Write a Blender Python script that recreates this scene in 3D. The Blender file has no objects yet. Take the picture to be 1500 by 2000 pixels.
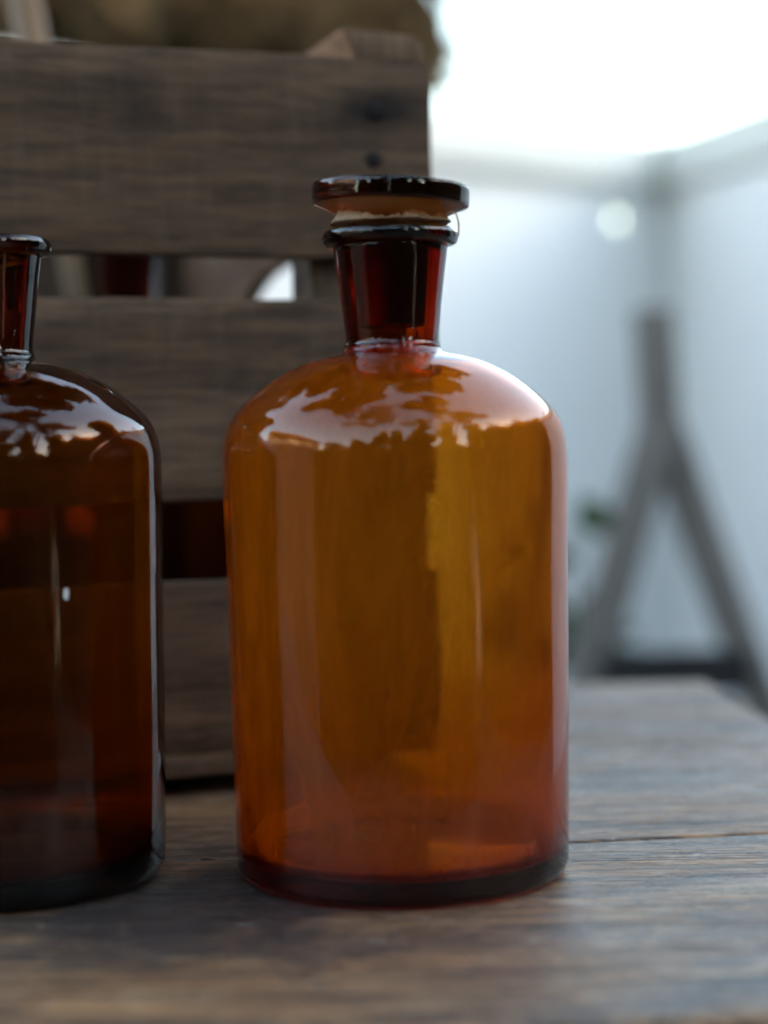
import bpy, bmesh, math, random
from math import sin, cos, pi, radians, sqrt
from mathutils import Vector, Matrix, noise as mnoise

random.seed(7)
scene = bpy.context.scene
COL = scene.collection
T = 0.75                                   # table top height

# ------------------------------------------------------------------ camera
cam = bpy.data.cameras.new('camera')
cam.sensor_fit = 'VERTICAL'
cam.sensor_height = 36.0
cam.sensor_width = 27.0
cam.lens = 63.0
cam.clip_start = 0.02
cam.clip_end = 400.0
cam.dof.use_dof = True
cam.dof.focus_distance = 0.70
cam.dof.aperture_fstop = 3.3
camo = bpy.data.objects.new('camera', cam)
COL.objects.link(camo)
camo.matrix_world = (Matrix.Translation((0, 0, T + 0.1635)) @ Matrix.Rotation(radians(90 - 2.1), 4, 'X')
                     @ Matrix.Rotation(radians(-1.2), 4, 'Z'))
scene.camera = camo

# ------------------------------------------------------------------ sky, sun, exposure
SUN_EL, SUN_AZ = radians(9.5), radians(96.0)
world = bpy.data.worlds.new('World')
scene.world = world
world.use_nodes = True
wn = world.node_tree
bg = wn.nodes['Background']
sky = wn.nodes.new('ShaderNodeTexSky')
sky.sky_type = 'NISHITA'
sky.sun_disc = False
sky.sun_elevation = SUN_EL
sky.sun_rotation = SUN_AZ
sky.air_density = 1.0
sky.dust_density = 1.15
sky.ozone_density = 0.2
wn.links.new(sky.outputs[0], bg.inputs[0])
bg.inputs[1].default_value = 0.15
sun = bpy.data.lights.new('sun', 'SUN')
sun.energy = 2.0
sun.angle = radians(0.5)
sun.color = (1.0, 0.78, 0.52)
suno = bpy.data.objects.new('sun', sun)
COL.objects.link(suno)
sdir = Vector((sin(SUN_AZ) * cos(SUN_EL), cos(SUN_AZ) * cos(SUN_EL), sin(SUN_EL)))
suno.rotation_euler = sdir.to_track_quat('Z', 'Y').to_euler()
suno.location = sdir * 30
vs = scene.view_settings
vs.view_transform = 'Standard'
vs.look = 'None'
vs.exposure = 3.48
vs.gamma = 1.0
vs.use_curve_mapping = False
cy = scene.cycles
cy.max_bounces = 24
cy.transmission_bounces = 22
cy.glossy_bounces = 8
cy.diffuse_bounces = 3
cy.transparent_max_bounces = 24
cy.volume_bounces = 0
cy.caustics_reflective = True
cy.caustics_refractive = True
cy.blur_glossy = 0.3
cy.sample_clamp_indirect = 12.0
cy.use_adaptive_sampling = True
cy.adaptive_threshold = 0.02
cy.use_denoising = True
try:
    cy.denoiser = 'OPENIMAGEDENOISE'
    cy.denoising_input_passes = 'RGB_ALBEDO_NORMAL'
except Exception:
    pass


# ------------------------------------------------------------------ helpers
def link(o, parent=None):
    COL.objects.link(o)
    if parent is not None:
        o.parent = parent
    return o


def tag(o, label=None, cat=None, group=None, kind=None):
    if label: o['label'] = label
    if cat: o['category'] = cat
    if group: o['group'] = group
    if kind: o['kind'] = kind
    return o


def thing(name, label, cat, loc=(0, 0, 0), rz=0.0, group=None):
    o = bpy.data.objects.new(name, None)
    o.empty_display_size = 0.05
    o.location = loc
    o.rotation_euler = (0, 0, rz)
    link(o)
    return tag(o, label, cat, group)


def meshobj(name, verts, faces, mat, parent=None, smooth=False, loc=None, rot=None):
    me = bpy.data.meshes.new(name)
    me.from_pydata(verts, [], faces)
    me.update()
    if smooth:
        for p in me.polygons:
            p.use_smooth = True
    if mat:
        me.materials.append(mat)
    o = bpy.data.objects.new(name, me)
    if loc: o.location = loc
    if rot: o.rotation_euler = rot
    return link(o, parent)


def copy_tree(o, parent=None):
    c = o.copy()
    COL.objects.link(c)
    c.parent = parent
    for ch in list(o.children):
        copy_tree(ch, c)
    return c


def bevel(o, w=0.002, seg=2):
    m = o.modifiers.new('bevel', 'BEVEL')
    m.width = w
    m.segments = seg
    m.limit_method = 'ANGLE'
    m.angle_limit = radians(40)
    for p in o.data.polygons:
        p.use_smooth = True
    return o


def boxv(x0, x1, y0, y1, z0, z1):
    v = [(x0, y0, z0), (x1, y0, z0), (x1, y1, z0), (x0, y1, z0), (x0, y0, z1), (x1, y0, z1), (x1, y1, z1), (x0, y1, z1)]
    f = [(0, 3, 2, 1), (4, 5, 6, 7), (0, 1, 5, 4), (1, 2, 6, 5), (2, 3, 7, 6), (3, 0, 4, 7)]
    return v, f


def box(name, x0, x1, y0, y1, z0, z1, mat, parent=None, bw=0.0015):
    v, f = boxv(x0, x1, y0, y1, z0, z1)
    o = meshobj(name, v, f, mat, parent)
    if bw: bevel(o, bw)
    return o


def rough_board(name, x0, x1, y0, y1, z0, z1, mat, parent, nx=24, nz=5, amp=0.0012, seed=0, bw=0.0012):
    """a sawn board, length along x, front face at y0, with edges that wander like old wood"""
    verts, faces = [], []
    def wob(x, z, s):
        return amp * mnoise.noise(Vector((x * 14 + seed * 3.1, z * 20, s * 7.7 + seed)))
    for side, y in ((0, y0), (1, y1)):
        for i in range(nx + 1):
            for j in range(nz + 1):
                u, w = i / nx, j / nz
                x = x0 + (x1 - x0) * u
                z = z0 + (z1 - z0) * w
                xx, zz = x, z
                if j == 0: zz += wob(x, z, 1) * 1.3
                if j == nz: zz += wob(x, z, 2) * 1.3
                if i == 0: xx += wob(x, z * 3, 3)
                if i == nx: xx += wob(x, z * 3, 4)
                verts.append((xx, y + wob(x * 0.6, z * 0.8, 5 + side) * 0.7, zz))
    n = (nx + 1) * (nz + 1)
    idx = lambda s, i, j: s * n + i * (nz + 1) + j
    for i in range(nx):
        for j in range(nz):
            faces.append((idx(0, i, j), idx(0, i + 1, j), idx(0, i + 1, j + 1), idx(0, i, j + 1)))
            faces.append((idx(1, i, j), idx(1, i, j + 1), idx(1, i + 1, j + 1), idx(1, i + 1, j)))
        faces.append((idx(0, i, 0), idx(1, i, 0), idx(1, i + 1, 0), idx(0, i + 1, 0)))
        faces.append((idx(0, i, nz), idx(0, i + 1, nz), idx(1, i + 1, nz), idx(1, i, nz)))
    for j in range(nz):
        faces.append((idx(0, 0, j), idx(0, 0, j + 1), idx(1, 0, j + 1), idx(1, 0, j)))
        faces.append((idx(0, nx, j), idx(1, nx, j), idx(1, nx, j + 1), idx(0, nx, j + 1)))
    o = meshobj(name, verts, faces, mat, parent)
    if bw: bevel(o, bw)
    return o


def spline(pts, n=5):
    """Catmull-Rom through the points"""
    out = []
    P = [Vector((p[0], p[1])) for p in pts]
    for i in range(len(P) - 1):
        p0 = P[i - 1] if i > 0 else P[0] * 2 - P[1]
        p1, p2 = P[i], P[i + 1]
        p3 = P[i + 2] if i + 2 < len(P) else P[-1] * 2 - P[-2]
        for k in range(n):
            t = k / n
            q = 0.5 * ((2 * p1) + (p2 - p0) * t + (2 * p0 - 5 * p1 + 4 * p2 - p3) * t * t + (3 * p1 - p0 - 3 * p2 + p3) * t ** 3)
            out.append((max(q.x, 0.0), q.y))
    out.append((P[-1].x, P[-1].y))
    return out


def lathe(name, prof, mat, parent, seg=112, closed=False, wob=0.0, film=None, seed=0.0):
    """revolve (r, z) round the z axis; closed=True joins last to first (a ring)"""
    verts, faces, rings, fl = [], [], [], []
    for k, (r, z) in enumerate(prof):
        fv = film[k] if film else 0.0
        if r < 1e-6:
            rings.append([len(verts)])
            verts.append((0, 0, z)); fl.append(fv)
        else:
            ring = []
            for i in range(seg):
                a = 2 * pi * i / seg
                rr = r
                if wob:
                    rr = r + wob * min(1, r / 0.03) * mnoise.noise(Vector((cos(a) * 1.6 + seed, sin(a) * 1.6, z * 18)))
                ring.append(len(verts))
                verts.append((rr * cos(a), rr * sin(a), z)); fl.append(fv)
            rings.append(ring)
    pairs = list(zip(rings[:-1], rings[1:]))
    if closed: pairs.append((rings[-1], rings[0]))
    for A, B in pairs:
        if len(A) == 1 and len(B) == 1: continue
        for i in range(seg):
            j = (i + 1) % seg
            if len(A) == 1: faces.append((A[0], B[j], B[i]))
            elif len(B) == 1: faces.append((A[i], A[j], B[0]))
            else: faces.append((A[i], A[j], B[j], B[i]))
    o = meshobj(name, verts, faces, mat, parent, smooth=True)
    bm = bmesh.new(); bm.from_mesh(o.data)
    bmesh.ops.recalc_face_normals(bm, faces=bm.faces)
    bm.to_mesh(o.data); bm.free()
    at = o.data.attributes.new('film', 'FLOAT', 'POINT')
    at.data.foreach_set('value', fl)
    return o


def tube(name, pts, rads, mat, parent=None, seg=10):
    verts, faces = [], []
    P = [Vector(p) for p in pts]
    for i, p in enumerate(P):
        d = (P[min(i + 1, len(P) - 1)] - P[max(i - 1, 0)]).normalized()
        u = d.cross(Vector((0.31, 0.9, 0.17))).normalized()
        v = d.cross(u)
        for k in range(seg):
            a = 2 * pi * k / seg
            verts.append(tuple(p + (u * cos(a) + v * sin(a)) * rads[i]))
    for i in range(len(P) - 1):
        for k in range(seg):
            a, b = i * seg + k, i * seg + (k + 1) % seg
            faces.append((a, b, b + seg, a + seg))
    faces.append(tuple(range(seg))[::-1])
    faces.append(tuple(range((len(P) - 1) * seg, len(P) * seg)))
    return meshobj(name, verts, faces, mat, parent, smooth=True)


# ------------------------------------------------------------------ materials
class NT:
    def __init__(self, name):
        self.m = bpy.data.materials.new(name)
        self.m.use_nodes = True
        self.t = self.m.node_tree
        self.t.nodes.clear()
        self.out = self.n('OutputMaterial')

    def n(self, typ, **kw):
        nd = self.t.nodes.new('ShaderNode' + typ)
        for k, v in kw.items():
            setattr(nd, k, v)
        return nd

    def l(self, a, b):
        self.t.links.new(a, b)

    def coords(self, scale=(1, 1, 1), rot=(0, 0, 0), rnd=0.0):
        tc = self.n('TexCoord')
        mp = self.n('Mapping')
        mp.inputs['Scale'].default_value = scale
        mp.inputs['Rotation'].default_value = rot
        self.l(tc.outputs['Object'], mp.inputs['Vector'])
        if rnd:
            oi = self.n('ObjectInfo')
            mu = self.n('Math', operation='MULTIPLY')
            mu.inputs[1].default_value = rnd
            self.l(oi.outputs['Random'], mu.inputs[0])
            cb = self.n('CombineXYZ')
            for i in range(3): self.l(mu.outputs[0], cb.inputs[i])
            ad = self.n('VectorMath', operation='ADD')
            self.l(mp.outputs[0], ad.inputs[0]); self.l(cb.outputs[0], ad.inputs[1])
            return ad.outputs[0]
        return mp.outputs[0]

    def noise(self, vec, scale=1.0, detail=4.0, rough=0.55, dist=0.0):
        nd = self.n('TexNoise')
        nd.inputs['Scale'].default_value = scale
        nd.inputs['Detail'].default_value = detail
        nd.inputs['Roughness'].default_value = rough
        nd.inputs['Distortion'].default_value = dist
        self.l(vec, nd.inputs['Vector'])
        return nd.outputs[0]

    def ramp(self, fac, stops):
        r = self.n('ValToRGB')
        el = r.color_ramp.elements
        while len(el) < len(stops): el.new(0.5)
        for e, (p, c) in zip(el, stops):
            e.position = p
            e.color = (c, c, c, 1) if isinstance(c, (int, float)) else (*c, 1)
        self.l(fac, r.inputs[0])
        return r.outputs[0]

    def mix(self, fac, a, b, mode='MIX'):
        m = self.n('Mix', data_type='RGBA', blend_type=mode)
        for sock, v in ((m.inputs[0], fac), (m.inputs[6], a), (m.inputs[7], b)):
            if isinstance(v, (int, float)): sock.default_value = v
            elif isinstance(v, tuple): sock.default_value = (*v, 1)
            else: self.l(v, sock)
        return m.outputs[2]

    def math(self, op, a, b=None):
        m = self.n('Math', operation=op)
        for i, v in enumerate((a, b)):
            if v is None: continue
            if isinstance(v, (int, float)): m.inputs[i].default_value = v
            else: self.l(v, m.inputs[i])
        return m.outputs[0]

    def bump(self, h, strength=0.3, dist=0.001):
        b = self.n('Bump')
        b.inputs['Strength'].default_value = strength
        b.inputs['Distance'].default_value = dist
        self.l(h, b.inputs['Height'])
        return b.outputs[0]

    def principled(self, color, rough=0.6, spec=0.5, normal=None, **kw):
        p = self.n('BsdfPrincipled')
        for nm, v in (('Base Color', color), ('Roughness', rough), ('Specular IOR Level', spec)):
            s = p.inputs[nm]
            if isinstance(v, (int, float)): s.default_value = v
            elif isinstance(v, tuple): s.default_value = (*v, 1)
            else: self.l(v, s)
        for k, v in kw.items():
            p.inputs[k].default_value = v
        if normal is not None: self.l(normal, p.inputs['Normal'])
        self.l(p.outputs[0], self.out.inputs[0])
        return p


def mat_table():
    """old planks: long brown grain, raised fibres, dark ring stains, worn pale patches with a waxy sheen"""
    a = NT('table_wood')
    rot = (0, 0, radians(-6.0))
    fine = a.noise(a.coords((22, 900, 100), rot, 5.0), 1, 5, 0.65)
    fib = a.noise(a.coords((9, 330, 60), rot, 5.0), 1, 5, 0.62, 0.4)
    mid = a.noise(a.coords((3.0, 70, 20), rot, 5.0), 1, 6, 0.62, 0.9)
    big = a.noise(a.coords((2.0, 13, 5), rot, 5.0), 1, 5, 0.6, 0.6)
    v_i = a.coords((1, 1, 1), (0, 0, 0), 5.0)
    blot = a.noise(a.coords((1.0, 2.2, 1), rot, 5.0), 13, 7, 0.68, 0.5)
    blot2 = a.noise(a.coords((1.0, 1.8, 1), rot, 8.0), 36, 6, 0.7, 0.6)
    pits = a.noise(a.coords((110, 420, 100), rot, 2.0), 1, 3, 0.6)
    base = a.mix(a.ramp(mid, [(0.34, 0.0), (0.66, 1.0)]), (0.22, 0.100, 0.040), (0.54, 0.290, 0.122))
    base = a.mix(a.ramp(big, [(0.36, 0.75), (0.56, 0.0)]), base, (0.085, 0.056, 0.040))
    base = a.mix(a.ramp(blot2, [(0.50, 0.0), (0.70, 0.65)]), base, (0.58, 0.375, 0.195))
    base = a.mix(a.ramp(fib, [(0.41, 0.85), (0.51, 0.0)]), base, (0.060, 0.036, 0.024))
    base = a.mix(a.ramp(fine, [(0.41, 0.92), (0.50, 0.0)]), base, (0.045, 0.028, 0.020))
    ck = a.noise(a.coords((2.4, 95, 20), rot, 4.0), 1, 3, 0.5, 0.5)
    crack = a.ramp(a.math('ABSOLUTE', a.math('SUBTRACT', ck, 0.5)), [(0.004, 0.85), (0.016, 0.0)])
    base = a.mix(crack, base, (0.020, 0.013, 0.010))
    stain = a.ramp(blot, [(0.52, 0.0), (0.64, 0.85)])
    base = a.mix(stain, base, (0.036, 0.028, 0.026))
    base = a.mix(a.ramp(pits, [(0.62, 0.0), (0.70, 0.9)]), base, (0.016, 0.012, 0.010))
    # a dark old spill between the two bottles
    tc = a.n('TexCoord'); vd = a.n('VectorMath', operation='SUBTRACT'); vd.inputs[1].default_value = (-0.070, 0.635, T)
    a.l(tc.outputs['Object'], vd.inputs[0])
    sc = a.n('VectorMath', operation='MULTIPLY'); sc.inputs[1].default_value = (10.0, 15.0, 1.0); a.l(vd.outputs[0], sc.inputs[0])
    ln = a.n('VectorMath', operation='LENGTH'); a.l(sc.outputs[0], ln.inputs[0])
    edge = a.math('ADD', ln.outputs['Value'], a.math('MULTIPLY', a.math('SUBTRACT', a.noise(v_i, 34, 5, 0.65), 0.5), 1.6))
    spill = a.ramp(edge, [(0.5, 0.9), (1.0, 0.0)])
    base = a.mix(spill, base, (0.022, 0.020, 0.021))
    # pale scuffs and specks of old paint
    sp = a.noise(a.coords((150, 300, 100), rot, 3.0), 1, 2, 0.5)
    spk = a.ramp(sp, [(0.70, 0.0), (0.75, 0.8)])
    base = a.mix(spk, base, (0.40, 0.36, 0.31))
    wax = a.ramp(a.noise(a.coords((1.0, 2.5, 1), rot, 6.0), 9, 6, 0.68, 0.6), [(0.36, 0.15), (0.62, 1.0)])
    h = a.math('ADD', a.math('MULTIPLY', fine, 0.5), a.math('ADD', a.math('MULTIPLY', fib, 1.0), a.math('ADD', a.math('MULTIPLY', mid, 1.0), a.math('MULTIPLY', blot2, 0.9))))
    h = a.math('SUBTRACT', h, a.math('MULTIPLY', crack, 0.8))
    h = a.math('SUBTRACT', h, a.ramp(pits, [(0.60, 0.0), (0.72, 0.7)]))
    nb = a.bump(h, 1.0, 0.0011)
    rough = a.math('ADD', a.math('MULTIPLY', fib, 0.25), 0.36)
    p = a.principled(base, rough, 0.45, nb)
    a.l(a.math('MULTIPLY', wax, 0.62), p.inputs['Coat Weight'])
    a.l(a.math('ADD', a.math('MULTIPLY', blot2, 0.22), 0.16), p.inputs['Coat Roughness'])
    nb2 = a.bump(h, 0.8, 0.0009)
    a.l(nb2, p.inputs['Coat Normal'])
    return a.m


def mat_crate(name, tone=1.0, vert=False, warm=0.0):
    """old sawn crate board; grain along local x (or z), saw marks across it"""
    a = NT(name)
    g = (24, 40, 240) if not vert else (240, 40, 24)
    m = (3.0, 10, 38) if not vert else (38, 10, 3.0)
    s = (150, 8, 26) if not vert else (26, 8, 150)
    fine = a.noise(a.coords(g, rnd=9), 1, 6, 0.65, 0.3)
    mid = a.noise(a.coords(m, rnd=9), 1, 5, 0.6, 0.8)
    saw = a.noise(a.coords(s, rnd=9), 1, 3, 0.5)
    blot = a.noise(a.coords((1, 1, 1), rnd=9), 16, 5, 0.6)
    c = lambda r, gg, b: (r * tone, gg * tone, b * tone)
    base = a.mix(a.ramp(mid, [(0.32, 0.0), (0.68, 1.0)]), c(0.078 + warm * .03, 0.047, 0.029), c(0.158 + warm * .06, 0.103 + warm * .02, 0.066))
    base = a.mix(a.ramp(fine, [(0.36, 0.62), (0.60, 0.0)]), base, c(0.026, 0.020, 0.017))
    base = a.mix(a.ramp(saw, [(0.52, 0.0), (0.74, 0.13)]), base, c(0.17, 0.135, 0.105))
    base = a.mix(a.ramp(blot, [(0.55, 0.0), (0.72, 0.7)]), base, c(0.026, 0.020, 0.017))
    # iron stain that has bled from the nails into the wood
    if not vert:
        tc = a.n('TexCoord'); vd = a.n('VectorMath', operation='SUBTRACT'); vd.inputs[1].default_value = (0.100, 0.0, 0.327)
        a.l(tc.outputs['Object'], vd.inputs[0])
        sc = a.n('VectorMath', operation='MULTIPLY'); sc.inputs[1].default_value = (24.0, 0.0, 70.0); a.l(vd.outputs[0], sc.inputs[0])
        ln = a.n('VectorMath', operation='LENGTH'); a.l(sc.outputs[0], ln.inputs[0])
        edge = a.math('ADD', ln.outputs['Value'], a.math('MULTIPLY', a.math('SUBTRACT', blot, 0.5), 1.8))
        base = a.mix(a.ramp(edge, [(0.35, 0.9), (1.0, 0.0)]), base, c(0.016, 0.014, 0.014))
    h = a.math('ADD', a.math('MULTIPLY', fine, 1.0), a.math('MULTIPLY', saw, 0.5))
    a.principled(base, 0.85, 0.15, a.bump(h, 0.6, 0.0012))
    return a.m


def mat_glass(name, sig=(40.0, 285.0, 1000.0), rough=0.0, film_amt=1.0, dust=0.12, film_col=(0.80, 0.74, 0.64)):
    """amber glass: the colour comes from absorption over the real thickness; a thin dusty film on the inside, on the stopper a painted glow"""
    a = NT(name)
    gl = a.n('BsdfGlass')
    gl.inputs['IOR'].default_value = 1.46
    gl.inputs['Color'].default_value = (1, 1, 1, 1)
    wav = a.noise(a.coords((22, 22, 9), rnd=4), 1, 2, 0.5)
    pit = a.noise(a.coords((1, 1, 1), rnd=4), 420, 2, 0.5)
    nb = a.bump(a.math('ADD', a.math('MULTIPLY', wav, 1.0), a.math('MULTIPLY', pit, 0.012)), 0.035, 0.004)
    a.l(nb, gl.inputs['Normal'])
    smear = a.noise(a.coords((30, 30, 7), rnd=4), 1, 5, 0.65, 0.7)
    speck = a.noise(a.coords((1, 1, 0.8), rnd=4), 650, 2, 0.5)
    gl.inputs['Roughness'].default_value = rough
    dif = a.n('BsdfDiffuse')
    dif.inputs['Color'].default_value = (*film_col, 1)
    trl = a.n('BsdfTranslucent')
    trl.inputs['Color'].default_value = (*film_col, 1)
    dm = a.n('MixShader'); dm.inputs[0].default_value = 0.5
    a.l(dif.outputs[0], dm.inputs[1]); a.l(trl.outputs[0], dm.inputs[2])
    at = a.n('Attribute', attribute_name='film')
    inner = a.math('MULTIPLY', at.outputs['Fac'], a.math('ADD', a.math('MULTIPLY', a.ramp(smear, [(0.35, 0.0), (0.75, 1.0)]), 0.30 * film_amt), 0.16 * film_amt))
    outer = a.math('MULTIPLY', a.math('ADD', a.ramp(speck, [(0.71, 0.0), (0.77, 1.0)]), a.math('MULTIPLY', a.ramp(smear, [(0.50, 0.0), (0.85, 1.0)]), 0.05)), dust)
    fac = a.math('ADD', inner, outer)
    ms = a.n('MixShader')
    a.l(fac, ms.inputs[0]); a.l(gl.outputs[0], ms.inputs[1]); a.l(dm.outputs[0], ms.inputs[2])
    a.l(ms.outputs[0], a.out.inputs['Surface'])
    va = a.n('VolumeAbsorption')
    d = max(sig)
    va.inputs['Density'].default_value = d
    va.inputs['Color'].default_value = (1 - sig[0] / d, 1 - sig[1] / d, 1 - sig[2] / d, 1)
    a.l(va.outputs[0], a.out.inputs['Volume'])
    return a.m


def mat_plain(name, c1, c2, scale=6.0, rough=0.7, spec=0.4, bump=0.2, bscale=60.0, stretch=(1, 1, 1)):
    a = NT(name)
    n1 = a.noise(a.coords(stretch, rnd=3), scale, 5, 0.6)
    n2 = a.noise(a.coords(stretch, rnd=3), bscale, 4, 0.6)
    base = a.mix(a.ramp(n1, [(0.32, 0.0), (0.68, 1.0)]), c1, c2)
    a.principled(base, rough, spec, a.bump(n2, bump, 0.002))
    return a.m


def mat_leaf(name, c1, c2, trans=0.35):
    a = NT(name)
    n1 = a.noise(a.coords((1, 1, 1)), 3.0, 4, 0.6)
    base = a.mix(a.ramp(n1, [(0.35, 0.0), (0.65, 1.0)]), c1, c2)
    d = a.n('BsdfDiffuse'); t = a.n('BsdfTranslucent'); ms = a.n('MixShader')
    ms.inputs[0].default_value = trans
    a.l(base, d.inputs[0]); a.l(base, t.inputs[0])
    a.l(d.outputs[0], ms.inputs[1]); a.l(t.outputs[0], ms.inputs[2])
    a.l(ms.outputs[0], a.out.inputs[0])
    return a.m


M_TABLE = mat_table()
M_CRATE = mat_crate('crate_wood')
M_CRATE_V = mat_crate('crate_wood_upright', vert=True)
M_CRATE_IN = mat_crate('crate_end_wood', tone=1.5, warm=0.5)
M_BATTEN = mat_crate('batten_wood', tone=2.3, warm=1.0)
M_BATTEN_END = mat_crate('batten_end_grain', tone=1.4, vert=True)
M_GLASS = mat_glass('amber_glass', film_amt=1.5)
M_GLASS_C = mat_glass('stopper_glass_glow_tint', sig=(58.0, 140.0, 600.0), film_amt=1.0, film_col=(0.78, 0.36, 0.11))  # orange film colour stands in for amber light passing through the cap
M_GLASS_N = mat_glass('thick_amber_glass', sig=(135.0, 440.0, 1200.0), film_amt=0.3)
M_GLASS_D = mat_glass('dark_amber_glass', sig=(200.0, 500.0, 1600.0), film_amt=0.2)
M_GROUND_GLASS = mat_glass('ground_amber_glass', sig=(120.0, 520.0, 1200.0), rough=0.35, film_amt=0.0)
M_IRON = mat_plain('rusty_iron', (0.010, 0.009, 0.011), (0.022, 0.018, 0.018), 80, 0.85, 0.15, 0.4, 200)
M_WHITE = mat_plain('white_wall_paint', (0.86, 0.86, 0.86), (0.90, 0.90, 0.89), 1.5, 0.75, 0.3, 0.1, 30)
M_FENCE = mat_plain('grey_fence_boards', (0.26, 0.22, 0.18), (0.36, 0.31, 0.25), 6, 0.8, 0.3, 0.4, 40, (1, 1, 0.1))
M_RAIL = mat_plain('pale_rail_paint', (0.70, 0.71, 0.67), (0.78, 0.78, 0.74), 2.0, 0.6, 0.4, 0.1, 30)
M_POST = mat_plain('tan_post_wood', (0.42, 0.34, 0.26), (0.55, 0.47, 0.38), 8, 0.7, 0.3, 0.3, 40, (1, 1, 0.1))
M_GREYWOOD = mat_plain('grey_trestle_wood', (0.12, 0.11, 0.10), (0.20, 0.18, 0.16), 9, 0.8, 0.3, 0.4, 50, (1, 1, 0.12))
M_DARKWOOD = mat_plain('dark_bar_wood', (0.012, 0.012, 0.013), (0.025, 0.023, 0.023), 9, 0.7, 0.3, 0.3, 50)
M_GROUND = mat_plain('gravel_ground', (0.20, 0.18, 0.155), (0.28, 0.255, 0.22), 25, 0.9, 0.2, 0.8, 90)
M_STICK = mat_plain('bare_stick_wood', (0.13, 0.072, 0.034), (0.19, 0.115, 0.058), 14, 0.6, 0.4, 0.2, 60, (1, 1, 0.1))
M_LEAF_BROWN = mat_leaf('brown_leaves', (0.066, 0.048, 0.029), (0.10, 0.074, 0.044))
M_LEAF_GREEN = mat_leaf('green_leaves', (0.045, 0.085, 0.035), (0.07, 0.12, 0.05))
M_LEAF_DARK = mat_leaf('dark_green_leaves', (0.030, 0.045, 0.018), (0.06, 0.075, 0.03))
M_BARK = mat_plain('bark', (0.05, 0.04, 0.03), (0.10, 0.08, 0.06), 12, 0.9, 0.2, 0.8, 40, (1, 1, 0.2))
M_HOUSE = mat_plain('tan_house_plaster', (0.52, 0.42, 0.30), (0.60, 0.50, 0.36), 2, 0.85, 0.2, 0.2, 40)
M_ROOF = mat_plain('roof_tiles', (0.16, 0.07, 0.045), (0.24, 0.11, 0.07), 5, 0.85, 0.2, 0.6, 25)


def mat_simple(name, col, rough=0.5, spec=0.5):
    a = NT(name)
    a.principled(col, rough, spec)
    return a.m


M_PANE = mat_simple('window_pane', (0.02, 0.025, 0.03), 0.08, 0.6)
M_FLECK = mat_simple('white_paint_fleck', (0.55, 0.55, 0.55), 0.7, 0.3)


def mat_paper():
    a = NT('kraft_paper')
    n1 = a.noise(a.coords((1, 1, 1)), 220, 5, 0.65)
    n2 = a.noise(a.coords((1, 1, 1)), 900, 3, 0.6)
    base = a.mix(a.ramp(n1, [(0.35, 0.0), (0.65, 1.0)]), (0.38, 0.26, 0.165), (0.54, 0.40, 0.27))
    d = a.n('BsdfDiffuse'); t = a.n('BsdfTranslucent'); ms = a.n('MixShader')
    ms.inputs[0].default_value = 0.35
    nb = a.bump(n2, 0.4, 0.0005)
    a.l(base, d.inputs[0]); a.l(base, t.inputs[0]); a.l(nb, d.inputs['Normal'])
    a.l(d.outputs[0], ms.inputs[1]); a.l(t.outputs[0], ms.inputs[2])
    a.l(ms.outputs[0], a.out.inputs[0])
    return a.m


M_PAPER = mat_paper()
M_RESIDUE = mat_plain('dried_residue', (0.30, 0.20, 0.12), (0.48, 0.36, 0.24), 140, 0.95, 0.1, 0.8, 300)

# ------------------------------------------------------------------ ground
gr = meshobj('ground', [(-120, -120, 0), (120, -120, 0), (120, 120, 0), (-120, 120, 0)], [(0, 1, 2, 3)], M_GROUND)
tag(gr, kind='structure')


# ------------------------------------------------------------------ white garden wall, three runs
def wall_run(name, A, B, label, n, hole=None, mat=None, rail=None):
    mat, rail = mat or M_WHITE, rail or M_RAIL
    """upright white panels with a rail along the top, from A to B; local x along the run, local -y towards the patio"""
    A, B = Vector((*A, 0)), Vector((*B, 0))
    d = B - A
    L = d.length
    t = thing(name, label, 'wall', A, math.atan2(d.y, d.x))
    w = L / n
    for i in range(n):
        x0, x1 = i * w + 0.002, (i + 1) * w - 0.002
        if hole and hole[0] > x0 + 0.1 and hole[0] < x1 - 0.1:
            hx, hz, hr = hole
            v, f = [], []
            K = 24
            for y in (0.0, 0.025):
                for k in range(K):
                    a = 2 * pi * k / K
                    v.append((hx + hr * cos(a), y, hz + hr * sin(a)))
                for k in range(K):
                    a = 2 * pi * k / K
                    c, s = cos(a), sin(a)
                    m = max(abs(c), abs(s))
                    c, s = c / m, s / m
                    v.append((hx + c * (x1 - hx if c > 0 else hx - x0), y, hz + s * ((1.478 - hz) if s > 0 else hz - 0.02)))
            for k in range(K):
                j = (k + 1) % K
                f.append((k, j, K + j, K + k))
                f.append((2 * K + k, 3 * K + k, 3 * K + j, 2 * K + j))
                f.append((k, 2 * K + k, 2 * K + j, j))
                f.append((K + k, K + j, 3 * K + j, 3 * K + k))
            meshobj('panel', v, f, mat, t)
        else:
            box('panel', x0, x1, 0, 0.025, 0.02, 1.478, mat, t, 0)
    box('top_rail', -0.01, L + 0.01, -0.035, 0.055, 1.48, 1.588, rail, t, 0.004)
    return t


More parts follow.
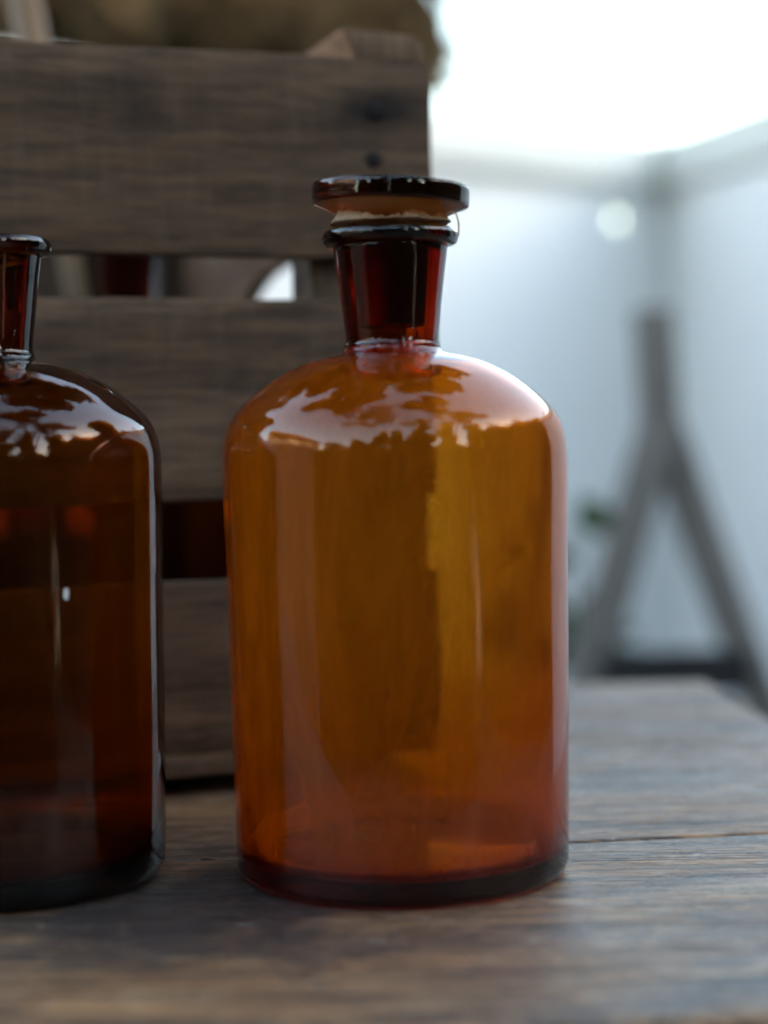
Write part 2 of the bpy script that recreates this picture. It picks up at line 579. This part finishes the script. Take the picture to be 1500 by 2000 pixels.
CORNER = (0.659, 4.115)
FL = (-2.45, 4.115 - (0.659 + 2.45) * 0.848)
wall_run('garden_wall', FL, CORNER, 'white panelled garden wall behind the crate with a small round hole', 4,
         hole=(math.hypot(0.540 - FL[0], 4.015 - FL[1]), 1.408, 0.023))
wall_run('garden_wall', CORNER, (1.468, 1.6), 'white panelled garden wall at the right edge of the picture', 3)
wall_run('garden_fence', (-2.95, -1.5), (FL[0] - 0.03, FL[1] - 0.03), 'grey board garden fence out of frame on the left', 4, mat=M_FENCE, rail=M_FENCE)
cp = thing('corner_post', 'tan wooden post at the corner of the white walls', 'post', (CORNER[0] + 0.03, CORNER[1] + 0.06, 0))
box('shaft', -0.05, 0.05, -0.05, 0.05, 0, 1.588, M_POST, cp, 0.004)
box('post_cap', -0.058, 0.058, -0.058, 0.058, 1.589, 1.61, M_POST, cp, 0.004)

# ------------------------------------------------------------------ trestle
tr = thing('wooden_trestle', 'weathered grey A-frame trestle standing in front of the white wall', 'trestle', (0.385, 2.42, 0))


def strut(name, p0, p1, w, th, mat, parent):
    p0, p1 = Vector(p0), Vector(p1)
    d = p1 - p0
    L = d.length
    q = d.to_track_quat('Z', 'Y')
    v, f = boxv(-w / 2, w / 2, -th / 2, th / 2, 0, L)
    o = meshobj(name, v, f, mat, parent)
    o.location = p0
    o.rotation_mode = 'QUATERNION'
    o.rotation_quaternion = q
    bevel(o, 0.002)
    return o


for yy, k in ((0.0, 1.0), (0.14, 1.05)):
    strut('leg', (-0.275 * k, yy, 0.0), (-0.002, yy, 0.935), 0.052, 0.03, M_GREYWOOD, tr)
    strut('leg', (0.320 * k, yy + 0.032, 0.0), (0.006, yy + 0.032, 0.935), 0.078, 0.03, M_GREYWOOD, tr)
strut('upright', (0.004, 0.075, 0.87), (-0.006, 0.075, 1.095), 0.058, 0.05, M_GREYWOOD, tr)
box('crossbar', -0.100, 0.098, -0.05, -0.018, 0.575, 0.632, M_DARKWOOD, tr, 0.003)


# ------------------------------------------------------------------ foliage
def leaf_cloud(name, clumps, n, size, mat, parent, seed=1):
    rnd = random.Random(seed)
    v, f = [], []
    for i in range(n):
        c, r = rnd.choice(clumps)
        while True:
            p = Vector((rnd.uniform(-1, 1), rnd.uniform(-1, 1), rnd.uniform(-1, 1)))
            if p.length < 1: break
        p = Vector(c) + Vector((p.x * r[0], p.y * r[1], p.z * r[2]))
        u = Vector((rnd.gauss(0, 1), rnd.gauss(0, 1), rnd.gauss(0, 1))).normalized()
        w = u.cross(Vector((rnd.gauss(0, 1), rnd.gauss(0, 1), rnd.gauss(0, 1)))).normalized()
        s = size * rnd.uniform(0.6, 1.3)
        b = len(v)
        v += [tuple(p - u * s), tuple(p + w * s * 0.4), tuple(p + u * s), tuple(p - w * s * 0.4)]
        f.append((b, b + 1, b + 2, b + 3))
    o = meshobj(name, v, f, mat, parent)
    return o


def tree(name, label, loc, h, clumps, n, size, mat, group=None, seed=1):
    t = thing(name, label, 'tree', loc, 0, group)
    pts = [(0, 0, 0), (0.04, 0.02, h * 0.3), (-0.05, 0.04, h * 0.6), (0.02, 0.0, h * 0.9)]
    tk = tube('trunk', pts, [0.16, 0.12, 0.09, 0.03], M_BARK, t)
    rnd = random.Random(seed + 50)
    for k, (c, r) in enumerate(clumps[:7]):
        z0 = h * rnd.uniform(0.35, 0.65)
        mid = (c[0] * 0.5, c[1] * 0.5, (z0 + c[2]) * 0.5 + 0.1)
        tube('limb', [(0, 0.02, z0), mid, c], [0.06, 0.04, 0.012], M_BARK, tk, 6)
    leaf_cloud('crown', clumps, n, size, mat, t, seed)
    return t


rc = random.Random(3)
cl = []
for i in range(90):
    z = rc.uniform(1.7, 7.6)
    cl.append(((rc.uniform(-4.2, 0.95 if z < 4.5 else 1.3), rc.uniform(-0.6, 0.6), z), (0.62, 0.55, 0.48)))
for i in range(46):
    cl.append(((-3.6 + i * 0.1, rc.uniform(-0.5, 0.5), rc.uniform(1.7, 3.2)), (0.6, 0.55, 0.45)))
cl += [((1.15, 0, 3.0), (0.35, 0.3, 0.3)), ((1.22, 0.1, 2.52), (0.28, 0.3, 0.24)), ((1.0, 0, 2.1), (0.4, 0.4, 0.3))]
for i in range(48):                     # limbs that hang forward over the table
    cl.append(((rc.uniform(-0.9, 2.4), rc.uniform(-5.4, -1.6), rc.uniform(3.7, 5.4)), (0.42, 0.40, 0.22)))
tree('brown_leaved_tree', 'dark brown leafy tree rising behind the crate at upper left', (-1.25, 5.6, 0), 6.6, cl, 78000, 0.10, M_LEAF_BROWN, seed=4)


def round_clumps(seed, n, rx, rz, zc):
    r = random.Random(seed)
    out = []
    for i in range(n):
        a, b = r.uniform(0, 2 * pi), r.uniform(-1, 1)
        out.append(((cos(a) * rx * r.uniform(0.3, 1), sin(a) * rx * r.uniform(0.3, 1), zc + b * rz), (0.6, 0.6, 0.5)))
    return out


BACK = [(-4.6, -4.6, 3.0, 'low dark tree farthest left behind the photographer'), (-3.0, -5.6, 3.6, 'dark tree second from the left behind the photographer'),
        (-1.3, -6.0, 4.3, 'dark tree third from the left behind the photographer'), (0.5, -6.0, 5.0, 'dark tree in the middle behind the photographer'),
        (2.2, -5.4, 5.6, 'tall dark tree right of the middle behind the photographer'), (3.8, -4.2, 5.8, 'tallest dark tree behind the photographer, second from the right'),
        (4.9, -2.4, 4.6, 'dark tree farthest right behind the photographer')]
for k, (x, y, h, lab) in enumerate(BACK):
    rr = random.Random(60 + k)
    cc = [((rr.uniform(-0.9, 0.9), rr.uniform(-0.6, 0.6), rr.uniform(0.5, h * 0.72)), (0.6, 0.5, 0.5)) for q in range(22)]
    cc += [((rr.uniform(-0.5, 0.5), rr.uniform(-0.4, 0.4), rr.uniform(h * 0.72, h)), (0.35, 0.35, 0.35)) for q in range(6)]
    tree('garden_tree', lab, (x, y, 0), h, cc, 9000, 0.11, M_LEAF_DARK, 'trees behind the photographer', seed=30 + k)

# hedge behind the photographer, and an added one on the right blocking the sun
def hedge(label, pts, height, n, seed):
    hd = thing('offscreen_hedge', label, 'hedge', (0, 0, 0))
    P = [Vector((*p, 0)) for p in pts]
    hv, hf, hc = [], [], []
    for k, p in enumerate(P):
        d = (P[min(k + 1, len(P) - 1)] - P[max(k - 1, 0)]).normalized()
        nrm = Vector((-d.y, d.x, 0))
        top = height * (0.92 + 0.06 * sin(k * 1.3 + seed))
        for sgn, zz in ((-0.16, 0.0), (-0.16, top - 0.1), (0.16, top - 0.1), (0.16, 0.0)):
            q = p + nrm * sgn
            hv.append((q.x, q.y, zz))
        z = 0.25
        while z < top:
            hc.append(((p.x, p.y, z + 0.1 * sin(k * 1.7)), (0.36, 0.36, 0.36))); z += 0.42
        if k:
            b = (k - 1) * 4
            for q in range(3): hf.append((b + q, b + q + 1, b + q + 5, b + q + 4))
    meshobj('branches', hv, hf, M_BARK, hd)
    leaf_cloud('foliage', hc, n, 0.06, M_LEAF_DARK, hd, seed)
    return hd


hedge('dark hedge behind the photographer, reflected low in the glass',
      [(3.9 * cos(radians(a)), 0.7 + 3.9 * sin(radians(a))) for a in range(206, 322, 4)], 1.55, 22000, 77)
hedge('tall dark unseen hedge added on the right to keep the table in shade', [(4.3 + 0.1 * sin(k), -2.2 + k * 0.4) for k in range(22)], 3.3, 30000, 78)

# tree whose branches hang over the photographer
oc = random.Random(91)
ocl = []
for q in range(40):
    ocl.append(((oc.uniform(-5.2, 0.4), oc.uniform(-0.6, 3.3), oc.uniform(3.5, 5.2)), (0.45, 0.42, 0.25)))
tree('overhanging_tree', 'tall tree reaching over the photographer, mirrored high on the bottle shoulders', (2.9, -2.9, 0), 5.0, ocl, 10500, 0.085, M_LEAF_BROWN, seed=92)

# plant behind the bottle
pl = thing('leafy_plant', 'green leafy plant just right of the stoppered bottle, by the wall', 'plant', (0.285, 2.7, 0))
rp = random.Random(11)
tube('stem', [(0, 0, 0), (0.01, 0.01, 0.4), (0.0, 0.0, 0.78)], [0.008, 0.006, 0.003], M_BARK, pl, 6)
for k in range(26):
    z = rp.uniform(0.45, 0.80)
    a = rp.uniform(0, 2 * pi)
    L = rp.uniform(0.09, 0.14)
    d = Vector((cos(a), sin(a), rp.uniform(0.0, 0.5))).normalized()
    s = (d.cross(Vector((0, 0, 1))) * 0.5 + Vector((0, 0, 1)) * rp.uniform(0.6, 1.0)).normalized()
    p = Vector((0.005, 0.005, z))
    vv = [p, p + d * L * 0.45 + s * L * 0.28, p + d * L - Vector((0, 0, 0.008)), p + d * L * 0.45 - s * L * 0.28, p + d * L * 0.5 + Vector((0, 0, 0.006))]
    meshobj('leaf', [tuple(q) for q in vv], [(0, 1, 4), (1, 2, 4), (2, 3, 4), (3, 0, 4)], M_LEAF_GREEN, pl)

# house beyond the left wall (seen as the golden patches in the glass)
hs = thing('garden_house', 'tan plastered house catching low sun, seen only as golden reflections', 'house', (-7.4, -1.0, 0))
box('wall', -4, 0, -4.2, 2.2, 0, 3.6, M_HOUSE, hs, 0)
v = [(-4.3, -4.5, 3.61), (0.3, -4.5, 3.61), (0.3, 2.5, 3.61), (-4.3, 2.5, 3.61), (-2, -4.5, 5.0), (-2, 2.5, 5.0)]
meshobj('roof', v, [(0, 3, 2, 1), (1, 2, 5, 4), (3, 0, 4, 5), (0, 1, 4), (2, 3, 5)], M_ROOF, hs)
for yy in (-3.2, -1.2, 0.8):
    wd = box('window', 0.003, 0.05, yy, yy + 0.95, 1.5, 2.9, M_WHITE, hs, 0.004)
    box('pane', 0.051, 0.056, yy + 0.08, yy + 0.87, 1.58, 2.82, M_PANE, wd, 0)

# ------------------------------------------------------------------ table
tb = thing('wooden_table', 'weathered plank table carrying the crate and bottles', 'table', (0, 0, 0))


def seam(x, p, ang):
    return p[1] + (x - p[0]) * math.tan(radians(ang))


def plank(y_near, y_far, seed):
    """a plank between two seam lines, cut at the table's right edge; rounded arrises come from the bevel"""
    XL = -0.95
    def xr(y): return 0.2162 + (1.2094 - y) * 0.034
    n = 46
    top, th = T, 0.032
    v, f = [], []
    for i in range(n + 1):
        u = i / n
        for fn in (y_near, y_far):
            xR = xr(fn(0.22))
            x = XL + (xR - XL) * u
            w = 0.0005 * mnoise.noise(Vector((x * 25, seed, fn(0) * 9)))
            v.append((x, fn(x) + w, top)); v.append((x, fn(x) + w, top - th))
    for i in range(n):
        a, b = i * 4, (i + 1) * 4
        f.append((a, b, b + 2, a + 2)); f.append((a + 1, a + 3, b + 3, b + 1))
        f.append((a, a + 1, b + 1, b)); f.append((a + 2, b + 2, b + 3, a + 3))
    f.append((0, 2, 3, 1)); e = n * 4; f.append((e, e + 1, e + 3, e + 2))
    o = meshobj('plank', v, f, M_TABLE, tb)
    bm = bmesh.new(); bm.from_mesh(o.data)
    bmesh.ops.recalc_face_normals(bm, faces=bm.faces); bm.to_mesh(o.data); bm.free()
    m = o.modifiers.new('bevel', 'BEVEL'); m.width = 0.0016; m.segments = 3; m.limit_method = 'ANGLE'; m.angle_limit = radians(50)
    for p in o.data.polygons: p.use_smooth = True
    return o


S0 = lambda x: seam(x, (0.0695, 0.500), 6.4)
S1 = lambda x: seam(x, (0.0728, 0.7298), 6.5)
S2 = lambda x: seam(x, (0.0728, 0.972), 3.5)
S3 = lambda x: seam(x, (0.17, 1.213), 0.5)
g = 0.0007
pk = plank(S0, lambda x: S1(x) - g, 1)
pk.modifiers['bevel'].width = 0.004
plank(lambda x: S1(x) + g, lambda x: S2(x) - g, 2)
plank(lambda x: S2(x) + g, S3, 3)
box('apron', -0.85, 0.20, 0.56, 0.58, T - 0.12, T - 0.0325, M_TABLE, tb, 0.001)
box('apron', -0.85, 0.19, 1.14, 1.16, T - 0.12, T - 0.0325, M_TABLE, tb, 0.001)
for lx in (-0.86, 0.14):
    for ly in (0.585, 1.09):
        box('leg', lx, lx + 0.05, ly, ly + 0.05, 0, T - 0.0325, M_TABLE, tb, 0.002)

# ------------------------------------------------------------------ crate (local x along the front face, y into the crate)
CY = radians(20)
cr = thing('wooden_crate', 'old slatted wooden crate standing behind the bottles', 'crate', (-0.09, 0.8421, T), CY)
XR, XL, DEP = 0.126, -0.300, 0.50
for k, (z0, z1) in enumerate([(0.0208, 0.1012), (0.1390, 0.2345), (0.2553, 0.3506)]):
    rough_board('slat', XL, XR - 0.0005 * k, 0.0, 0.011, z0, z1, M_CRATE, cr, 60, 6, 0.0014, 10 + k)
    rough_board('slat', XL, XR, DEP, DEP + 0.011, z0, z1, M_CRATE, cr, 30, 4, 0.0014, 20 + k)
# corner posts
for px in (XL + 0.012, XR - 0.062):
    for py in (0.0115, DEP - 0.0305):
        box('corner_post', px, px + 0.05, py, py + 0.030, 0.022, 0.348, M_CRATE_V, cr, 0.0015)


def end_panel(x0, x1, hole):
    """end board with an oval hand hole; local y is its length"""
    yc, zc, ry, rz = hole
    y0, y1, z0, z1 = 0.0125, DEP - 0.001, 0.022, 0.345
    K = 48
    v, f = [], []
    for x in (x0, x1):
        for k in range(K):
            a = 2 * pi * k / K
            v.append((x, yc + ry * cos(a), zc + rz * sin(a)))
        for k in range(K):
            a = 2 * pi * k / K
            c, s = cos(a), sin(a); m = max(abs(c), abs(s)); c, s = c / m, s / m
            v.append((x, yc + c * ((y1 - yc) if c > 0 else (yc - y0)), zc + s * ((z1 - zc) if s > 0 else (zc - z0))))
    for k in range(K):
        j = (k + 1) % K
        f.append((k, K + k, K + j, j)); f.append((2 * K + k, 2 * K + j, 3 * K + j, 3 * K + k))
        f.append((k, j, 2 * K + j, 2 * K + k)); f.append((K + k, 3 * K + k, 3 * K + j, K + j))
    o = meshobj('end_panel', v, f, M_CRATE_IN, cr)
    bm = bmesh.new(); bm.from_mesh(o.data); bmesh.ops.recalc_face_normals(bm, faces=bm.faces); bm.to_mesh(o.data); bm.free()
    bevel(o, 0.0015)


end_panel(XR - 0.0115, XR - 0.001, (0.232, 0.245, 0.088, 0.030))
end_panel(XL + 0.001, XL + 0.0115, (0.232, 0.245, 0.088, 0.030))
# floor boards and the runner under the front
for k in range(5):
    ya = 0.0 + k * 0.102
    rough_board('floor_board', XL + 0.001, XR - 0.003, ya, ya + 0.095, 0.0093, 0.0200, M_CRATE, cr, 16, 2, 0.0006, 30 + k)
for px in (XL + 0.02, XR - 0.07):
    box('foot_cleat', px, px + 0.05, 0.03, DEP - 0.02, 0.0006, 0.0090, M_CRATE, cr, 0.001)
# battens along the top of the two ends
def batten(x0, x1, z0, z1, seed):
    v, f = [], []
    n = 20
    sec = [(x0 + 0.008, z0), (x1 - 0.002, z0 - 0.0002), (x1 + 0.001, z0 + 0.003), (x1, z1 - 0.005), (x1 - 0.004, z1 - 0.0008), ((x0 + x1) / 2, z1), (x0 + 0.001, z1 + 0.0005), (x0 + 0.006, z0 + 0.003)]
    for i in range(n + 1):
        y = 0.002 + (DEP - 0.01) * i / n
        for q, (x, z) in enumerate(sec):
            w = 0.0008 * mnoise.noise(Vector((q * 3.3, y * 20, seed)))
            v.append((x + w, y, z + w))
    m = len(sec)
    for i in range(n):
        for q in range(m):
            r = (q + 1) % m
            f.append((i * m + q, i * m + r, (i + 1) * m + r, (i + 1) * m + q))
    f.append(tuple(range(m))[::-1]); f.append(tuple(range(n * m, n * m + m)))
    o = meshobj('top_batten', v, f, M_BATTEN, cr)
    o.data.materials.append(M_BATTEN_END)
    for pp in o.data.polygons[-2:]: pp.material_index = 1
    bm = bmesh.new(); bm.from_mesh(o.data); bmesh.ops.recalc_face_normals(bm, faces=bm.faces); bm.to_mesh(o.data); bm.free()
    bevel(o, 0.0006)


batten(0.0785, 0.1220, 0.3515, 0.3645, 1.0)
batten(XL + 0.004, XL + 0.048, 0.3515, 0.3645, 2.0)


def nail(x, z, s=0.0042):
    v, f = [], []
    K = 10
    for r, y in ((s, 0.0005), (s, -0.0008), (s * 0.6, -0.0016)):
        for k in range(K):
            a = 2 * pi * k / K
            v.append((x + r * cos(a) * (1 + 0.12 * sin(3 * a)), y, z + r * sin(a)))
    for q in range(2):
        for k in range(K):
            j = (k + 1) % K
            f.append((q * K + k, q * K + j, (q + 1) * K + j, (q + 1) * K + k))
    f.append(tuple(range(2 * K, 3 * K)))
    meshobj('nail', v, f, M_IRON, cr, True)


nail(0.0961, 0.3256, 0.0046); nail(0.0943, 0.3024, 0.0040)
for zz in (0.165, 0.21, 0.04, 0.08): nail(0.0950, zz)

# ------------------------------------------------------------------ stick standing in the crate
st = tube('wooden_stick', [(-0.158, 1.20, T + 0.0215), (-0.195, 1.20, T + 0.245), (-0.2395, 1.20, T + 0.513)], [0.011, 0.0108, 0.0105], M_STICK, None, 14)
tag(st, 'bare tan wooden stick leaning out of the crate at upper left', 'stick')

# ------------------------------------------------------------------ bottles
OUT = spline([(0, .0030), (.030, .0024), (.048, .0012), (.0575, .0001), (.0612, .0010), (.0631, .0036), (.0637, .009), (.0641, .030), (.0648, .080), (.0655, .130),
              (.0658, .1575), (.0651, .1670), (.0622, .1750), (.0556, .1824), (.0468, .1893), (.0378, .1943), (.0310, .1969), (.0242, .1986), (.0200, .1996), (.0186, .2008), (.0183, .2022)], 5)
INN = spline([(.0133, .2022), (.0134, .1965), (.0141, .1925), (.0160, .1908), (.0182, .1916), (.0200, .1942), (.0238, .1957), (.0304, .1945), (.0371, .1921), (.0458, .1872), (.0543, .1804), (.0603, .1736), (.0630, .1663),
              (.0636, .1570), (.0633, .130), (.0623, .080), (.0608, .030), (.0598, .0160), (.0570, .0102), (.050, .0086), (.030, .0092), (.012, .0106), (0, .0116)], 5)
NECK_O = spline([(.01835, .20205), (.0177, .2050), (.0186, .2140), (.0200, .2260), (.0212, .2350), (.0219, .2402)], 4)
NECK_I = spline([(.0158, .2402), (.0150, .2300), (.0140, .2150), (.0133, .2050), (.0132, .20205)], 4)
LIP = spline([(.0218, .2401), (.0236, .2403), (.0252, .2411), (.0259, .2431), (.0255, .2451), (.0241, .2463), (.0212, .2466), (.0180, .2464), (.0163, .2456), (.0159, .2401)], 3)


def bottle(label, loc, glass, neck_glass, rz=0.0, group='amber apothecary bottles', scale=1.0, seed=0.0):
    t = thing('apothecary_bottle', label, 'bottle', loc, rz, group)
    t.scale = (scale, scale, scale * 0.995)
    lathe('glass_body', OUT + INN, glass, t, wob=0.0003, film=[0.0] * len(OUT) + [1.0] * len(INN), seed=seed)
    lathe('neck', NECK_O + NECK_I, neck_glass, t, 80, True, film=[0.0] * len(NECK_O) + [0.05] * len(NECK_I))
    lathe('lip', LIP, neck_glass, t, 80, True)
    return t


B1 = bottle('bright amber glass bottle with a stopper, in the middle of the table', (0.0045, 0.6853, T + 0.0004), M_GLASS, M_GLASS_N, 0.4, seed=1.3)
B2 = bottle('dark brown open glass bottle cut by the left edge of the picture', (-0.1512, 0.6892, T + 0.0004), M_GLASS_D, M_GLASS_D, 2.0, seed=5.1)
B3 = bottle('dark amber bottle inside the crate, its neck showing through the upper gap', (-0.149, 1.05, T + 0.0215), M_GLASS_D, M_GLASS_D, 1.0, scale=1.1, seed=8.0)
B4 = bottle('dark amber bottle at the far left inside the crate', (-0.262, 1.10, T + 0.0215), M_GLASS_D, M_GLASS_D, 3.0, scale=1.08, seed=9.0)


# residue on the floor of the bright bottle
def residue(parent):
    v, f = [], []
    K, J = 72, 8
    for k in range(K):
        a = 2 * pi * k / K
        n1 = mnoise.noise(Vector((cos(a) * 2.2, sin(a) * 2.2, 3.0)))
        n2 = mnoise.noise(Vector((cos(a) * 8, sin(a) * 8, 7.0)))
        rin = min(0.0562, 0.049 + 0.008 * max(0, -sin(a) + 0.3) + 0.007 * n1 + 0.005 * n2)
        back = max(0.0, sin(a))
        top = 0.0105 + back * (0.0045 + 0.003 * n1 + 0.0022 * n2)
        for j in range(J + 1):
            u = j / J
            if u < 0.7:
                w = u / 0.7
                r = rin + (0.0572 - rin) * w
                z = 0.0094 + 0.0008 * w * (1 + 0.7 * n2) + (0.0022 * max(0, (r - .052) / .0065) ** 2)
            else:
                w = (u - 0.7) / 0.3
                r = 0.0572 + 0.0014 * w
                z = 0.0125 + (top - 0.0100) * w
            v.append((r * cos(a), r * sin(a), z))
    for k in range(K):
        j2 = (k + 1) % K
        for j in range(J):
            a, b = k * (J + 1) + j, j2 * (J + 1) + j
            f.append((a, a + 1, b + 1, b))
    o = meshobj('residue', v, f, M_RESIDUE, parent, True)
    o['label'] = 'pale crust dried on the bottom of the bottle'
    m = o.modifiers.new('solid', 'SOLIDIFY'); m.thickness = 0.0003
    return o


residue(B1)


def fleck(parent, ang, z, r, sx, sz, seed):
    """a flake of old paint or paper stuck on the outside of the glass"""
    v, f = [(0, 0, 0)], []
    K = 12
    for k in range(K):
        a = 2 * pi * k / K
        m = 1 + 0.45 * mnoise.noise(Vector((cos(a) * 1.8, sin(a) * 1.8, seed)))
        v.append((0.0, cos(a) * sx * m, sin(a) * sz * m))
    for k in range(K): f.append((0, 1 + k, 1 + (k + 1) % K))
    vv = []
    for (x, y, zz) in v:
        aa = ang + y / r
        vv.append(((r + 0.00015) * cos(aa), (r + 0.00015) * sin(aa), z + zz))
    o = meshobj('paint_fleck', vv, f, M_FLECK, parent)
    m = o.modifiers.new('solid', 'SOLIDIFY'); m.thickness = 0.0002; m.offset = 1
    return o


def rel_ang(root, wx, wy):
    return math.atan2(wy - root.location.y, wx - root.location.x) - root.rotation_euler.z


for dx, z, sx, sz, sd in [(0.0375, 0.1135, 0.0011, 0.0022, 1)]:
    fleck(B2, math.atan2(-sqrt(.0652 ** 2 - dx * dx), dx) - 2.0, z, 0.0651, sx, sz, sd)
# ------------------------------------------------------------------ stopper and torn paper
ST = thing('glass_stopper', 'flat-topped amber glass stopper seated in the bottle neck', 'stopper', (0.0045, 0.6853, T + 0.0004))
CAP = spline([(0, .2476), (.0120, .2476), (.0158, .2478), (.0166, .2490), (.0185, .2508), (.0235, .2536), (.0275, .2554), (.0292, .2560), (.0299, .2568), (.0300, .2590), (.0300, .2618), (.0297, .2630), (.0285, .2637), (.018, .2642), (0, .2643)], 4)
cap = lathe('cap', CAP, M_GLASS_C, ST, 96, film=[1.0 if 13 <= k <= 26 else 0.0 for k in range(len(CAP))])  # film on the underside carries the painted amber glow
cap.matrix_local = Matrix.Translation((0, 0, .2462)) @ Matrix.Rotation(radians(2.6), 4, 'Y') @ Matrix.Translation((0, 0, -.248))
PLUG = spline([(0, .2088), (.0112, .2088), (.0124, .2096), (.0127, .2110), (.0136, .2220), (.0144, .2330), (.0150, .2420), (.0152, .2478), (.0148, .2488), (.010, .2490), (0, .2490)], 3)
lathe('plug', PLUG, M_GROUND_GLASS, ST, 80)


def torn_paper():
    t = thing('torn_paper', 'torn brown paper pinched between the stopper and the bottle lip', 'paper', (0.0045, 0.6853, T + 0.0004))
    v, f = [], []
    K, J = 180, 7
    for k in range(K):
        a = 2 * pi * k / K
        deg = (math.degrees(a)) % 360           # -90 (270) faces the camera, 180 is left
        n1 = mnoise.noise(Vector((cos(a) * 3, sin(a) * 3, 1.7)))
        n2 = mnoise.noise(Vector((cos(a) * 11, sin(a) * 11, 4.1)))
        n3 = mnoise.noise(Vector((cos(a) * 30, sin(a) * 30, 9.1)))
        # how high the paper stands
        def lump(c, w): return math.exp(-((deg - c) / w) ** 2)
        hgt = 0.0010 + 0.0050 * lump(208, 34) + 0.0040 * lump(300, 15) + 0.0046 * lump(342, 12) + 0.0035 * lump(90, 60)
        hgt += 0.0009 * n2 + (0.0009 + 0.0012 * lump(305, 40)) * n3
        hgt = max(0.0006, hgt)
        rb = 0.0222 + 0.0012 * lump(205, 40) + 0.0012 * lump(342, 20) + 0.0008 * n1 + 0.0004 * n2
        for j in range(J + 1):
            u = j / J
            if j <= 2:                               # down into the neck, then out over the lip
                q = [(0.01555, .2452), (0.0168, .2469), (rb, .24705)][j]
                r, z = q
                z += 0.0003 * (j == 2) * (1 + n2)
            else:
                w = (j - 2) / (J - 2)
                r = rb - 0.0042 * w * (0.5 + hgt / 0.0065 * 0.5) + 0.0006 * n2 * sin(w * pi)
                z = .24715 + hgt * w + 0.0003 * n3 * w
            v.append((r * cos(a), r * sin(a), z))
    for k in range(K):
        k2 = (k + 1) % K
        for j in range(J):
            a, b = k * (J + 1) + j, k2 * (J + 1) + j
            f.append((a, b, b + 1, a + 1))
    o = meshobj('paper_collar', v, f, M_PAPER, t, True)
    m = o.modifiers.new('solid', 'SOLIDIFY'); m.thickness = 0.00018
    # a thin torn strip that hangs over the lip on the right
    pts = []
    for i in range(15):
        u = i / 14
        a = radians(338 + 6 * u)
        if u < 0.35:
            w = u / 0.35
            r, z = 0.0225 + 0.0040 * w, 0.2505 - 0.0012 * w + 0.0006 * sin(w * pi)
        else:
            w = (u - 0.35) / 0.65
            r, z = 0.0265 + 0.0006 * sin(w * pi), 0.2493 - 0.0080 * w
        pts.append((r * cos(a), r * sin(a), z, a))
    sv, sf = [], []
    for i, (x, y, z, a) in enumerate(pts):
        w = 0.0011 * (1 + 0.5 * mnoise.noise(Vector((i * 0.7, 2, 3)))) * (0.55 + 0.6 * (i / 14) ** 3)
        tx, ty = -sin(a) * w, cos(a) * w
        sv += [(x - tx, y - ty, z), (x + tx, y + ty, z + 0.0004)]
    for i in range(14): sf.append((2 * i, 2 * i + 1, 2 * i + 3, 2 * i + 2))
    so = meshobj('torn_strip', sv, sf, M_PAPER, t, True)
    m = so.modifiers.new('solid', 'SOLIDIFY'); m.thickness = 0.00018
    return t


torn_paper()
